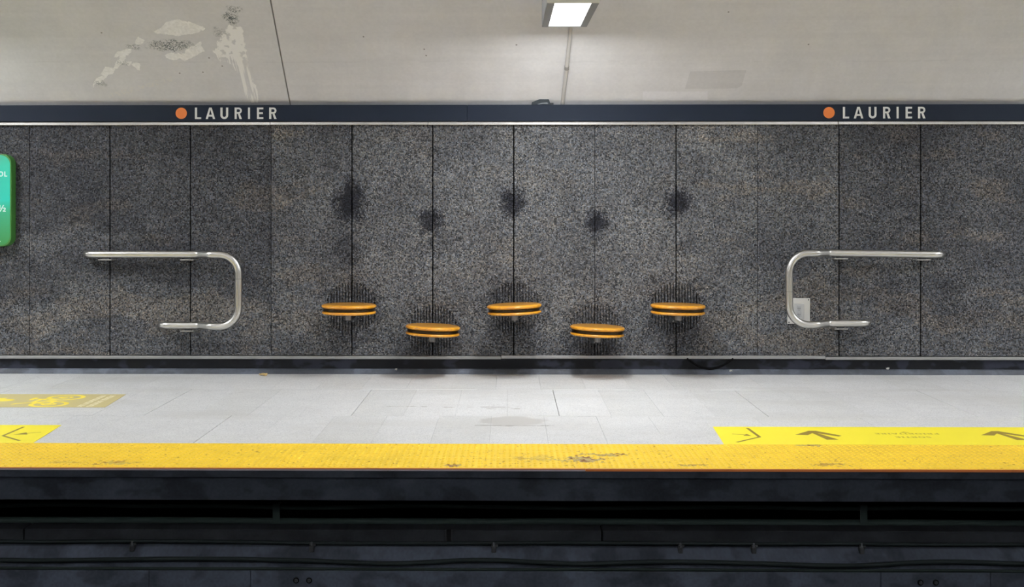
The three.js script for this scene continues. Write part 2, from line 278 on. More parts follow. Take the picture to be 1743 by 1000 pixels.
// floor slabs on the platform
const floor = structure(group('floor'));
mesh('slab', span(X0, X1, -0.11, -0.006, -0.3, EDGE - 0.03), groutMat, floor);
const rnd = random(11), rows = [[0.02, 0.866, 0.214], [0.866, 1.992, 0.292], [1.992, 2.905, 0.201]];
rows.forEach(([za, zb, off], r) => {
  for (let i = Math.ceil((-5.3 - off) / 0.3038); off + i * 0.3038 < 5.2; i++) {
    const main = (j) => (r === 1 ? ((j % 4) + 4) % 4 === 0 : r === 2 && j === -6), xa = off + i * 0.3038 + (main(i) ? 0.0024 : 0.0004), xb = off + (i + 1) * 0.3038 - (main(i + 1) ? 0.0024 : 0.0004), half = (xa + xb) / 2 < 0 ? 0 : 1;
    const g = span(xa, xb, -0.03, 0, za + 0.0012, zb - 0.0012, 0.0008), tone = Math.floor(rnd() * 3);
    const t = mesh('tile', planarUV(g, 'x', 'z', FLOOR_X0 + half * FLOOR_STEP, FLOOR_W, FLOOR_D, -FLOOR_D), floorMats[half * 3 + tone], floor);
    t.position.y = (rnd() - 0.5) * 0.0008;
  }
});
mesh('slab', span(X0, -5.32, -0.03, 0, 0.02, 2.9), floorMats[0], floor);
mesh('slab', span(5.31, X1, -0.03, 0, 0.02, 2.9), floorMats[0], floor);

for (const [a, b, z] of [[-1.0, -0.22, 0.866], [0.22, 0.62, 0.866], [0.7, 0.86, 0.866], [1.35, 1.75, 0.866], [0.17, 0.4, 1.992]]) mesh('joint_line', span(a, b, -0.01, 0.0022, z - 0.0012, z + 0.0012), std(0xf4f4f2, 0.4), floor);  // added pale strips standing in for edge highlights and wear at row joints

// yellow tactile strip and the platform edge
const edge = structure(group('platform_edge'));
const domeBase = new THREE.CylinderGeometry(0.0055, 0.0105, 0.004, 8, 1, false).toNonIndexed();
for (let k = -6; k < 6; k++) {
  const xa = -0.56 + k * 0.87, xb = xa + 0.87, uv = (g) => planarUV(g, 'x', 'z', -4.4, 8.8, 3.53, -0.63);
  const tile = mesh('tactile_tile', uv(span(xa + 0.0002, xb - 0.0002, -0.02, 0.003, 2.908, EDGE, 0.0006)), tactileMat, edge), list = [];
  for (let j = 0; j < 15; j++) for (let i = 0; i < 30; i++) list.push(domeBase.clone().translate(xa + 0.0145 + i * 0.029, 0.0047, 2.935 + j * 0.0405));
  const d = mesh('dome', uv(merge(list)), tactileMat, tile); d.userData.kind = 'stuff';
}
mesh('slab', [span(X0, -5.785, -0.02, 0.003, 2.908, EDGE), span(4.665, X1, -0.02, 0.003, 2.908, EDGE)], std(0xf2c42f, 0.5), edge);
const nosingMat = [std(0x9a8f92, 0.6), std(0xb4652a, 0.6)];
[X0, -4.1, -1.43, -0.56, -0.26, 0.35, 2.3, 4.4, X1].forEach((x, i, a) => { if (i) mesh('nosing', span(a[i - 1] + 0.0006, x - 0.0006, -0.009, i >= 6 ? 0.002 : -0.0022, EDGE + 0.0005, EDGE + 0.012, 0.001), nosingMat[i >= 6 ? 1 : 0], edge); });
mesh('nosing', span(X0, 0.35, -0.002, 0.0022, EDGE + 0.0005, EDGE + 0.011, 0.001), nosingMat[1], edge);
mesh('lip', planarUV(span(X0, X1, -0.042, -0.009, EDGE - 0.2, EDGE + 0.012, 0.003), 'x', 'y', -4, 8, 0, 2), edgeConcrete, edge);
mesh('fascia', planarUV(span(X0, X1, -0.15, -0.042, EDGE - 0.25, EDGE - 0.004, 0.004), 'x', 'y', -4, 8, 0.3, 2), edgeConcrete, edge);

// the trench under the platform edge
const trench = structure(group('trench_wall'));
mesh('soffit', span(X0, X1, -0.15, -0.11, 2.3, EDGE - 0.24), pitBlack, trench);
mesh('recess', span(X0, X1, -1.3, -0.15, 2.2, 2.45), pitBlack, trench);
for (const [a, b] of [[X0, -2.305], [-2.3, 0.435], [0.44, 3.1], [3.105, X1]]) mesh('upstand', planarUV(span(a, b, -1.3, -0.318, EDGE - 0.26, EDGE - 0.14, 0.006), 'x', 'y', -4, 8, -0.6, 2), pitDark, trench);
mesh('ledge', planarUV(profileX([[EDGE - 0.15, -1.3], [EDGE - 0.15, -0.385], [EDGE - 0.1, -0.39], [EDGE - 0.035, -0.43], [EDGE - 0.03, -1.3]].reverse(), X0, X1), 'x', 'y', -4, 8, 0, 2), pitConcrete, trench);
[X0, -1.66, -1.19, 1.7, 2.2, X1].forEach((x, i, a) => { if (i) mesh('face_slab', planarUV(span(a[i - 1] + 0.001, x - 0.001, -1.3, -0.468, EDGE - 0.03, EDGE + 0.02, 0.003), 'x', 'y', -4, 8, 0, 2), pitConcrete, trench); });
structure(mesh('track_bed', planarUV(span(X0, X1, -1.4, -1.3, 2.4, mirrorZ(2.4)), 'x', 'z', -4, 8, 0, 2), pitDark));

// the painted concrete vault, from wall to wall
const vault = structure(group('ceiling')), S1 = 1.34, K = Math.hypot(1, 0.83);
const lowPts = (s0, s1) => { const f = (s) => [s / K, 1.99 + 0.83 * s / K]; return [f(s0), f(s1)]; };
const thick = (pts) => [...pts, ...pts.slice().reverse().map(([z, y]) => [z - 0.22, y + 0.26])];
function lowPanel(x0, x1, mat, ux0, ulen) {
  const front = profileX([[-0.1, 1.93], ...lowPts(-0.05, S1)], x0, x1), p = front.attributes.position, uv = front.attributes.uv;
  for (let i = 0; i < p.count; i++) uv.setXY(i, (p.getX(i) - ux0) / ulen, (p.getZ(i) * K) / S1);
  const back = profileX(thick(lowPts(-0.05, S1)).slice(1).concat([[-0.1, 1.93]]), x0, x1);
  const caps = [];
  for (const x of [x0, x1]) { const q = thick(lowPts(-0.05, S1)); caps.push(new THREE.ShapeGeometry(new THREE.Shape(q.map(([z, y]) => new THREE.Vector2(z, y)))).applyMatrix4(new THREE.Matrix4().set(0, 0, 1, x, 0, 1, 0, 0, 1, 0, 0, 0, 0, 0, 0, 1))); }
  for (const c of caps) planarUV(c, 'z', 'y', 0, 4, 0, 2);
  return mesh('concrete_panel', [front, back, ...caps], mat, vault);
}
lowPanel(X0, -5.5, concretePlain, 0, 4);
lowPanel(-5.49, -1.628, vaultMat(-5.49, 3.862, S1), -5.49, 3.862);
lowPanel(-1.618, 4.4, vaultMat(-1.618, 6.018, S1), -1.618, 6.018);
lowPanel(4.41, X1, concretePlain, 0, 4);
for (const x of [-5.495, -1.623, 4.405]) mesh('joint_line', profileX(lowPts(-0.04, S1).map(([z, y]) => [z - 0.004, y - 0.003 * 0 + 0.003]), x - 0.0045, x + 0.0045), std(0x8c8a86, 0.9), vault);
const top = lowPts(0, S1)[1], arch = [top, [1.7, 3.38], [2.6, 3.98], [3.8, 4.48], [5, 4.76], [MID, 4.85]];
const fullArch = [...arch, ...arch.slice(0, -1).reverse().map(([z, y]) => [mirrorZ(z), y])];
const farLow = [[mirrorZ(top[0]), top[1]], [mirrorZ(-0.1), 1.93]];
mesh('vault_shell', [...[fullArch, farLow].map((q) => planarUV(profileX(q, X0, X1), 'x', 'z', 0, 4, 0, 2)), planarUV(profileX([...fullArch].map(([z, y]) => [z, y + 0.3]).reverse(), X0, X1), 'x', 'z', 0, 4, 0, 2)], concretePlain, vault);

// the far platform (where the camera stands) and the ends of the hall
structure(mesh('wall_front', [span(X0, X1, -0.05, 2.0, mirrorZ(0), mirrorZ(-0.3))], std(0x6a6b6d, 0.85)));
structure(mesh('floor_2', [span(X0, X1, -0.15, 0, mirrorZ(EDGE), mirrorZ(-0.3), 0.004)], std(0xc9c9c7, 0.45)));
structure(mesh('trench_wall', [span(X0, X1, -1.3, -0.15, mirrorZ(3.3), mirrorZ(2.4))], pitDark));
for (const [n, x] of [['wall_left', X0 - 0.15], ['wall_right', X1 + 0.15]]) structure(mesh(n, box(0.3, 6.6, 13.2, x, 1.9, MID), std(0x8f8d89, 0.85)));

// ------------------------------------------------------------------ station names on the band
const GLYPHS = [['L', 412, 495], ['A', 558, 685], ['U', 757, 862], ['R', 950, 1048], ['I', 1131, 1158], ['E', 1252, 1338], ['R', 1418, 1517]];
function glyph(ch, w, h, t) {                           // plain sans-serif capitals, t = stroke
  const P = (q) => new THREE.Shape(q.map(([x, y]) => new THREE.Vector2(x, y)));
  if (ch === 'L') return P([[0, 0], [w, 0], [w, t * 0.85], [t, t * 0.85], [t, h], [0, h]]);
  if (ch === 'I') return P([[0, 0], [w, 0], [w, h], [0, h]]);
  if (ch === 'E') return P([[0, 0], [w, 0], [w, t * 0.85], [t, t * 0.85], [t, h / 2 - t * 0.4], [w * 0.93, h / 2 - t * 0.4], [w * 0.93, h / 2 + t * 0.42], [t, h / 2 + t * 0.42], [t, h - t * 0.85], [w, h - t * 0.85], [w, h], [0, h]]);
  if (ch === 'A') { const s = P([[0, 0], [t * 1.05, 0], [w * 0.29, h * 0.22], [w * 0.71, h * 0.22], [w - t * 1.05, 0], [w, 0], [w / 2 + t * 0.58, h], [w / 2 - t * 0.58, h]]); s.holes.push(P([[w * 0.345, h * 0.37], [w / 2, h * 0.83], [w * 0.655, h * 0.37]])); return s; }
  if (ch === 'U') {
    const s = new THREE.Shape(), r = w / 2, arc = (R, a, b, n) => { for (let i = 0; i <= n; i++) { const f = a + (b - a) * i / n; s.lineTo(w / 2 + R * Math.cos(f), r + R * 1.0 * Math.sin(f)); } };
    s.moveTo(0, h); arc(r, Math.PI, 2 * Math.PI, 18); s.lineTo(w, h); s.lineTo(w - t, h); arc(r - t, 2 * Math.PI, Math.PI, 18); s.lineTo(t, h); return s;
  }
  const s = new THREE.Shape(), b = h * 0.45, rr = (h - b) / 2, hole = new THREE.Path();     // R
  s.moveTo(0, 0); s.lineTo(t, 0); s.lineTo(t, b); s.lineTo(w * 0.45, b); s.lineTo(w - t * 1.12, 0); s.lineTo(w, 0); s.lineTo(w * 0.7, b * 1.07);
  for (let i = 0; i <= 14; i++) { const f = -Math.PI / 3 + (Math.PI / 2 + Math.PI / 3) * i / 14; s.lineTo(w - rr * 1.05 + rr * Math.cos(f), b + rr + rr * Math.sin(f)); }
  s.lineTo(0, h); hole.moveTo(t, b + t * 0.8); for (let i = 0; i <= 14; i++) { const f = -Math.PI / 2 + Math.PI * i / 14; hole.lineTo(w - rr * 1.05 + (rr - t * 0.85) * Math.cos(f), b + rr + (rr - t * 0.82) * Math.sin(f)); } hole.lineTo(t, h - t * 0.82); s.holes.push(hole); return s;
}
function stationName(x, y, label) {                     // x, y: centre of the orange dot
  const g = group('station_name', x, y, 0.06), mPx = 1 / 7.923 / 231.4;
  tag(g, label, 'sign');
  const dot = mesh('dot', new THREE.CylinderGeometry(0.0415, 0.0415, 0.003, 48).rotateX(Math.PI / 2).translate(0, 0, 0.0015), orange, g); dot.userData.label = 'orange round line dot';
  for (const [ch, a, b] of GLYPHS) {
    const t = new THREE.ExtrudeGeometry(glyph(ch, (b - a) * mPx, 0.0845, 28 * mPx), { depth: 0.003, bevelEnabled: false }).translate((a - 226) * mPx, -0.0425, 0);
    mesh('letter', t, white, g);
  }
}
stationName(-2.419, 1.927, 'orange dot and white name LAURIER on the band above the left steel rail');
stationName(2.344, 1.927, 'orange dot and white name LAURIER on the band above the right steel rail');

// ------------------------------------------------------------------ ceiling lamps
function makeLamp() {
  const g = new THREE.Group(), W = 0.302, L = 1.2, H = 0.3;
  const grey = std(0x8d8f90, 0.5, { metalness: 0.35 });
  mesh('housing', [span(-W / 2, -W / 2 + 0.012, 0.012, H, -L / 2, L / 2, 0.003), span(W / 2 - 0.012, W / 2, 0.012, H, -L / 2, L / 2, 0.003), span(-W / 2, W / 2, H - 0.01, H, -L / 2, L / 2), span(-W / 2, W / 2, 0.012, H, -L / 2, -L / 2 + 0.012)], grey, g);
  mesh('frame', [span(-W / 2, -W / 2 + 0.044, 0, 0.012, -L / 2, L / 2, 0.002), span(W / 2 - 0.044, W / 2, 0, 0.012, -L / 2, L / 2, 0.002), span(-W / 2 + 0.04, W / 2 - 0.04, 0, 0.012, -L / 2, -L / 2 + 0.012)], grey, g);
  mesh('end_panel', span(-W / 2 + 0.0, W / 2, -0.001, H, L / 2 - 0.012, L / 2 + 0.004, 0.003), std(0xdcdacb, 0.45), g);
  mesh('diffuser', span(-W / 2 + 0.042, W / 2 - 0.042, 0.003, 0.018, -L / 2 + 0.01, L / 2 - 0.012, 0.002), std(0xffffff, 0.4, { emissive: new THREE.Color(1, 0.99, 1), emissiveIntensity: 1.6 }), g);
  mesh('added_fill_panel', span(-W / 2 + 0.02, W / 2 - 0.02, H, H + 0.014, -L / 2 + 0.06, L / 2 - 0.02, 0.003), std(0xffffff, 0.4, { emissive: new THREE.Color(1, 0.99, 1), emissiveIntensity: 1.6 }), g);  // glowing top panel, added to go with the upward fill light
  mesh('hanger', [cyl(0.012, 1.0, -0.06, H + 0.45, 0.45, 12), cyl(0.012, 1.0, 0.06, H + 0.45, 0.45, 12)], grey, g);
  return g;
}
const lamp0 = makeLamp();
function placeLamp(x, far, label) {
  const g = lamp0.clone(); g.name = numbered('ceiling_lamp'); scene.add(g);
  g.position.set(x, 2.418, far ? mirrorZ(1.46) : 1.46); g.rotation.x = far ? -0.034 : 0.034; if (far) g.rotation.set(-0.034, 0, 0);
  tag(g, label, 'lamp', 'box lamps under the vault');
  const l = new THREE.RectAreaLight(LAMP_COLOUR, LAMP_DOWN, 0.21, 1.16); l.name = 'lamp_and_fill_light'; l.rotation.x = -Math.PI / 2; l.position.set(0, -0.004, 0); g.add(l);
  const u = new THREE.RectAreaLight(LAMP_COLOUR, ADDED_UPLIGHT, 0.24, 1.0); u.name = 'lamp_and_fill_light'; u.rotation.x = Math.PI / 2; u.position.set(0, 0.325, 0.05); g.add(u);  // upward fill light, added to brighten the vault
}
placeLamp(LAMP_XS[2], false, 'grey box lamp with glowing white panel hanging from the vault above the band');
[[0, 'far beyond the left edge of the picture'], [1, 'just beyond the left edge of the picture'], [3, 'just beyond the right edge of the picture'], [4, 'far beyond the right edge of the picture']].forEach(([i, t]) => placeLamp(LAMP_XS[i], false, `grey box lamp over the seat platform, ${t}`));
['at its far left end', 'left of the viewer', 'right behind the viewer', 'right of the viewer', 'at its far right end'].forEach((t, i) => placeLamp(LAMP_XS[i], true, `grey box lamp over the facing platform, ${t}`));
{
  const p = [V(0.438, 1.99 + 0.83 * 0.85 - 0.018, 0.858), V(0.41, 1.99 + 0.83 * 0.3 - 0.018, 0.3), V(0.393, 1.99 + 0.83 * 0.03 - 0.014, 0.034), V(0.3925, 1.985, 0.02)];
  const o = p[0]; const g = group('conduit', o.x, o.y, o.z); tag(g, 'thin pale conduit running down the vault from the lamp to the band', 'conduit');
  const rel = p.map((v) => v.clone().sub(o)); mesh('tube', new THREE.TubeGeometry(new Poly(rel), 40, 0.0135, 12), std(0xbdb9b4, 0.7), g);
  const c = rel[1].clone().lerp(rel[0], 0.02); mesh('coupling', cyl(0.0165, 0.03, 0, 0, 0, 16).applyQuaternion(new THREE.Quaternion().setFromUnitVectors(V(0, 1, 0), rel[0].clone().sub(rel[1]).normalize())).translate(c.x, c.y, c.z), std(0x8f8c87, 0.6), g);
}
{                                                       // small dark wedge lying on the band
  const g = group('loudspeaker', 0.25, 1.988, 0.02); tag(g, 'small dark grey wedge-shaped box lying on the band left of the conduit', 'speaker');
  const s = new THREE.Shape([[-0.085, 0], [-0.08, 0.018], [0.022, 0.06], [0.034, 0.057], [0.05, 0.012], [0.05, 0]].map((q) => new THREE.Vector2(...q)));
  mesh('case', new THREE.ExtrudeGeometry(s, { depth: 0.045, bevelEnabled: true, bevelSize: 0.002, bevelThickness: 0.002, bevelSegments: 1 }).translate(0, 0, -0.02), matt(0x34393d, 0.6, 0.3), g);
  const f = new THREE.Shape([[-0.045, 0.004], [-0.01, 0.014], [0.03, 0.018], [0.036, 0.006], [0, 0.008], [-0.03, 0.002]].map((q) => new THREE.Vector2(...q)));
  mesh('bracket', new THREE.ExtrudeGeometry(f, { depth: 0.006, bevelEnabled: false }).translate(0, 0, 0.026), std(0x6b7074, 0.5), g);
  mesh('foot', rbox(0.03, 0.016, 0.03, 0.062, 0.008, 0, 0.003), std(0x1d2022, 0.6), g);
}

// ------------------------------------------------------------------ round seats
function woodMap() {
  return texture(512, 512, true, (i, j) => { const x = i / 512, y = j / 512, g = fbm(x * 3, y * 40, 300), n = fbm(x * 10, y * 60, 310, 2); const v = 0.86 + 0.24 * g + 0.08 * (n - 0.5); return [230 * v, 158 * v * (0.95 + 0.1 * g), 32 * v]; });
}
const wood = new THREE.MeshPhysicalMaterial({ color: 0xffffff, map: woodMap(), roughness: 0.38, clearcoat: 0.8, clearcoatRoughness: 0.12 });
const bronze = std(0x3a2c18, 0.25, { metalness: 0.7 });
const seatSteel = std(0x77797c, 0.5, { metalness: 0.3 });
const lathe = (pts) => { const g = new THREE.LatheGeometry(pts.map((p) => new THREE.Vector2(...p)), 72); return planarUV(g, 'x', 'z', 0, 0.5, 0, 0.5); };
function makeSeat() {
  const g = new THREE.Group(), z = 0.262;
  mesh('seat', lathe([[0, 0.010], [0.17, 0.010], [0.187, 0.0125], [0.195, 0.018], [0.1975, 0.025], [0.195, 0.031], [0.187, 0.0365], [0.172, 0.0395], [0.1, 0.041], [0, 0.0415]]).translate(0, 0, z), wood, g);
  mesh('rim', lathe([[0, -0.012], [0.184, -0.012], [0.186, -0.006], [0.186, 0.006], [0.184, 0.0115], [0, 0.0115]]).translate(0, 0, z), bronze, g);
  mesh('under_disc', lathe([[0, -0.033], [0.165, -0.033], [0.183, -0.0315], [0.192, -0.027], [0.195, -0.021], [0.192, -0.0145], [0.184, -0.0115], [0, -0.0115]]).translate(0, 0, z), wood, g);
  mesh('post', cyl(0.0235, 0.043, 0, -0.0535, z + 0.04, 28), seatSteel, g);
  mesh('arm', [rbox(0.034, 0.03, z + 0.02, 0, -0.064, z / 2 + 0.005, 0.005)], std(0x3c3e42, 0.5, { metalness: 0.4 }), g);
  const plate = mesh('wall_plate', rbox(0.06, 0.1, 0.014, 0, -0.065, 0.004, 0.004), std(0x34363a, 0.5, { metalness: 0.4 }), g);
  for (const y of [-0.025, -0.105]) mesh('bolt', cyl(0.006, 0.008, 0, 0, 0, 6).rotateX(Math.PI / 2).translate(0, y, 0.013), seatSteel, plate);
  return g;
}
const seat0 = makeSeat();
[
  [-1.154, 0.495, -0.3, 'round varnished wooden wall seat, leftmost of the three upper seats'],
  [-0.55, 0.343, -2.5, 'round varnished wooden wall seat, lower one nearer the left steel rail'],
  [0.037, 0.496, 2.2, 'round varnished wooden wall seat in the middle of the five, tilted up to one side'],
  [0.633, 0.340, -2.2, 'round varnished wooden wall seat, lower one nearer the right steel rail'],
  [1.211, 0.496, -1.0, 'round varnished wooden wall seat, rightmost of the three upper seats'],
].forEach(([x, y, tilt, label], i) => {
  const g = i ? seat0.clone() : seat0; g.name = numbered('wall_seat'); scene.add(g);
  g.position.set(x, y, 0); g.rotation.z = tilt * Math.PI / 180; tag(g, label, 'seat', 'round wooden seats on the wall');
});

// ------------------------------------------------------------------ steel leaning rails
function rail(label, x, y, pts, seam, plates) {
  const g = group('leaning_rail', x, y, 0); tag(g, label, 'rail');
  mesh('tube', tube(fillet(pts.map(([a, b, c, r]) => [a - x, b - y, c, r])), 0.0268, 300, 32), steel, g);
  mesh('weld_seam', new THREE.TorusGeometry(0.0262, 0.0012, 8, 32).rotateX(Math.PI / 2).translate(seam[0] - x, seam[1] - y, seam[2]), steelDark, g);
  for (const [a, b] of plates) {
    const p = mesh('bracket', rbox(0.1, 0.007, 0.105, a - x, b - y - 0.041, 0.05, 0.002), std(0xb9b7b2, 0.4, { metalness: 0.7 }), g);
    mesh('neck', rbox(0.05, 0.02, 0.02, a - x, b - y - 0.03, 0.07, 0.003), steelDark, p);
  }
}
const S = 0.085, C = 0.17;
rail('stainless steel tube leaning rail, left of the seats, opening toward the green sign', -2.5, 0.363, [
  [-3.135, 0.887, -0.002, 0], [-3.135, 0.887, S, 0.08], [-2.285, 0.887, S, 0.06], [-2.175, 0.887, C, 0.06], [-1.972, 0.886, C, 0.14], [-1.972, 0.363, C, 0.14], [-2.175, 0.363, C, 0.06], [-2.285, 0.363, S, 0.06], [-2.585, 0.363, S, 0.08], [-2.585, 0.363, -0.002, 0]],
  [-1.972, 0.71, C], [[-2.972, 0.887], [-2.367, 0.887], [-2.367, 0.363]]);
rail('stainless steel tube leaning rail, right of the seats, in front of the socket plate', 2.5, 0.383, [
  [3.182, 0.886, -0.002, 0], [3.182, 0.886, S, 0.08], [2.335, 0.899, S, 0.06], [2.225, 0.899, C, 0.06], [2.029, 0.899, C, 0.14], [2.029, 0.379, C, 0.14], [2.225, 0.38, C, 0.06], [2.335, 0.384, S, 0.06], [2.64, 0.384, S, 0.08], [2.64, 0.384, -0.002, 0]],
  [2.029, 0.62, C], [[2.424, 0.897], [3.024, 0.889], [2.424, 0.384]]);

// ------------------------------------------------------------------ socket plate, hose, litter
{
  const g = group('socket_plate', 2.135, 0.372, 0.0); tag(g, 'pale square metal plate with a double power socket behind the right rail', 'socket');
  const pl = std(0xcfcdc8, 0.45, { metalness: 0.2 });
  mesh('plate', rbox(0.168, 0.19, 0.006, 0, 0.095, 0.004, 0.002), pl, g);
  mesh('cover', rbox(0.076, 0.114, 0.01, 0, 0.093, 0.009, 0.003), std(0xb4b4b2, 0.45), g);
  const face = mesh('receptacle', rbox(0.036, 0.086, 0.008, 0, 0.093, 0.0125, 0.003), std(0xa8a9aa, 0.4), g);
  for (const y of [0.115, 0.071]) mesh('slot', [box(0.003, 0.011, 0.002, -0.007, y, 0.0167), box(0.003, 0.009, 0.002, 0.007, y, 0.0167), cyl(0.003, 0.002, 0, 0, 0, 10).rotateX(Math.PI / 2).translate(0, y - 0.012, 0.0167)], black, face);
  for (const [x, y] of [[0.072, 0.178], [-0.072, 0.012]]) mesh('screw', cyl(0.005, 0.004, 0, 0, 0, 12).rotateX(Math.PI / 2).translate(x, y, 0.008), steelDark, g);
}
{
  const pts = []; for (let i = 0; i <= 20; i++) { const t = i / 20, x = -0.17 + 0.34 * t; pts.push(V(x, 0.078 * (2 * t - 1) ** 2, 0)); }
  tag(mesh('hose', soft([V(-0.2, 0.085, -0.03), ...pts, V(0.2, 0.085, -0.03)], 0.0085, 60), black), 'black hose looping down over the dark baseboard right of the seats', 'hose').position.set(1.48, 0.042, 0.014);
}
function scrap(x, y, z, w, d, colour, label, seed) {    // a crumpled bit of litter
  const r = random(seed), g = new THREE.BoxGeometry(w, 0.006, d, 5, 1, 4), p = g.attributes.position, up = {};
  for (let i = 0; i < p.count; i++) { const k = `${p.getX(i).toFixed(4)},${p.getZ(i).toFixed(4)}`; up[k] ??= [r() * 0.012, (r() - 0.5) * w * 0.18, (r() - 0.5) * d * 0.2]; const [a, b, c] = up[k]; p.setXYZ(i, p.getX(i) + b, p.getY(i) + 0.003 + a, p.getZ(i) + c); }
  g.computeVertexNormals(); const m = mesh('litter', g, std(colour, 0.7)); m.position.set(x, y, z); m.rotation.y = r() * 3; return tag(m, label, 'litter');
}
scrap(-1.8, 0.0, 0.13, 0.055, 0.04, 0xc9ab72, 'yellowish crumpled scrap on the floor below the left steel rail', 5);
scrap(-0.836, 0.026, 0.02, 0.02, 0.014, 0xb9b9b4, 'tiny pale crumb by the baseboard between the two seats at the left', 6);
scrap(1.632, 0.02, 0.026, 0.022, 0.014, 0xd0d0cc, 'tiny white crumb by the baseboard right of the hose', 7);
scrap(2.79, 0.036, 0.008, 0.03, 0.014, 0xd8d6d0, 'small white paper scrap on the baseboard right of the right rail', 8);

// ------------------------------------------------------------------ backlit green sign at the left edge
{
  const g = group('backlit_sign', -4.27, 0.944, 0.02); tag(g, 'backlit green sign with rounded corners on the wall beside the left rail', 'sign');
  const w = 1.2, h = 0.682, s = new THREE.Shape(), r = 0.07; s.moveTo(-w / 2 + r, 0); s.lineTo(w / 2 - r, 0); s.absarc(w / 2 - r, r, r, -Math.PI / 2, 0); s.lineTo(w / 2, h - r); s.absarc(w / 2 - r, h - r, r, 0, Math.PI / 2); s.lineTo(-w / 2 + r, h); s.absarc(-w / 2 + r, h - r, r, Math.PI / 2, Math.PI); s.lineTo(-w / 2, r); s.absarc(-w / 2 + r, r, r, Math.PI, 1.5 * Math.PI);
  const body = new THREE.ExtrudeGeometry(s, { depth: 0.08, bevelEnabled: true, bevelSize: 0.004, bevelThickness: 0.004, bevelSegments: 2, bevelOffset: -0.004, curveSegments: 10 }).translate(0, 0, -0.02);
  mesh('case', body, std(0x3f7a34, 0.5), g);
  const cv = document.createElement('canvas'); cv.width = 1024; cv.height = 582; const c = cv.getContext('2d');
  const gr = c.createLinearGradient(0, 0, 0, 582); gr.addColorStop(0, '#2fc79c'); gr.addColorStop(0.12, '#1fd8b4'); gr.addColorStop(0.5, '#0fd9c0'); gr.addColorStop(0.62, '#35bd8a'); gr.addColorStop(1, '#3f9d50'); c.fillStyle = gr; c.fillRect(0, 0, 1024, 582);
  c.fillStyle = '#e6fff6'; c.font = 'bold 46px sans-serif'; c.textAlign = 'right'; c.fillText('YOL', 1008, 138);
  c.font = 'bold 60px sans-serif'; c.fillText('½', 1000, 365);
  c.beginPath(); c.moveTo(880, 560); c.lineTo(915, 478); c.lineTo(965, 560); c.fill();
  const t = new THREE.CanvasTexture(cv); t.colorSpace = THREE.SRGBColorSpace;
  const face = new THREE.ShapeGeometry(s, 10); planarUV(face, 'x', 'y', -w / 2, w, 0, h); face.scale(0.985, 0.975, 1).translate(0, 0.0085, 0.066);
  mesh('screen', face, std(0x111111, 0.4, { emissive: 0xffffff, emissiveMap: t, emissiveIntensity: 0.85 }), g);
  const l = new THREE.RectAreaLight(0x1fd8a0, 0.5, 1.1, 0.6); l.name = 'sign_light'; l.position.set(0, 0.34, 0.075); l.rotation.y = Math.PI; g.add(l);
}

// ------------------------------------------------------------------ stickers on the floor
function sticker(name, label, corners, w, h, draw, glossy = 0.45) {    // corners in metres [x, z]: far-left, far-right, near-right, near-left
  const xs = corners.map((c) => c[0]), zs = corners.map((c) => c[1]), x0 = Math.min(...xs), x1 = Math.max(...xs), z0 = Math.min(...zs), z1 = Math.max(...zs), cx = (x0 + x1) / 2, cz = (z0 + z1) / 2;
  const s = new THREE.Shape(corners.map(([x, z]) => new THREE.Vector2(x - cx, -(z - cz)))), geo = new THREE.ExtrudeGeometry(s, { depth: 0.0012, bevelEnabled: false }).rotateX(-Math.PI / 2);
  planarUV(geo, 'x', 'z', x0 - cx, x1 - x0, z1 - cz, -(z1 - z0));
  const cv = document.createElement('canvas'); cv.width = w; cv.height = h; const c = cv.getContext('2d'), sx = w / (x1 - x0), sz = h / (z1 - z0);
  const P = ([x, z]) => [(x - x0) * sx, (z - z0) * sz];
  draw(c, P, sx, sz); const t = new THREE.CanvasTexture(cv); t.colorSpace = THREE.SRGBColorSpace;
  const m = mesh(name, geo, std(0xffffff, glossy, { map: t })); m.position.set(cx, 0.0008, cz); return tag(m, label, 'sticker');
}
const YELLOW = '#fbea34', BROWN = '#8f7626';
const path = (c, P, pts, width) => { c.lineWidth = width; c.beginPath(); pts.forEach((p, i) => (i ? c.lineTo(...P(p)) : c.moveTo(...P(p)))); c.stroke(); };
const fillP = (c, P, pts) => { c.beginPath(); pts.forEach((p, i) => (i ? c.lineTo(...P(p)) : c.moveTo(...P(p)))); c.closePath(); c.fill(); };
sticker('floor_sticker', 'bright yellow floor sticker with brown arrows beside the tactile strip, at the right', [[1.125, 2.36], [4.3, 2.36], [4.3, 2.904], [1.094, 2.904]], 2048, 352, (c, P, sx) => {
  c.fillStyle = YELLOW; c.fillRect(0, 0, 2048, 352); c.strokeStyle = c.fillStyle = BROWN; c.lineJoin = 'miter';
  path(c, P, [[1.306, 2.4], [1.318, 2.683], [1.17, 2.841]], 0.017 * sx);
  path(c, P, [[1.19, 2.59], [1.27, 2.63]], 0.012 * sx); fillP(c, P, [[1.282, 2.65], [1.24, 2.645], [1.266, 2.59]]);
  for (const d of [0, 0.985, 1.97]) {
    fillP(c, P, [[1.52 + d, 2.615], [1.622 + d, 2.487], [1.66 + d, 2.487], [1.76 + d, 2.64], [1.738 + d, 2.665], [1.65 + d, 2.565], [1.714 + d, 2.76], [1.652 + d, 2.76], [1.624 + d, 2.56], [1.585 + d, 2.625]]);
    c.save(); const [u, v] = P([2.125 + d * 2, 2.6]); c.translate(u, v); c.rotate(Math.PI); c.textAlign = 'center'; c.globalAlpha = 0.62; c.font = `bold ${0.056 * sx}px sans-serif`;
    c.fillText('SORTIE', 0, -0.06 * sx); c.fillText('PRIORITAIRE', 0, 0.045 * sx); c.beginPath(); c.moveTo(0, 0.09 * sx); c.lineTo(-0.03 * sx, 0.06 * sx); c.lineTo(0.03 * sx, 0.06 * sx); c.fill(); c.restore();
  }
});
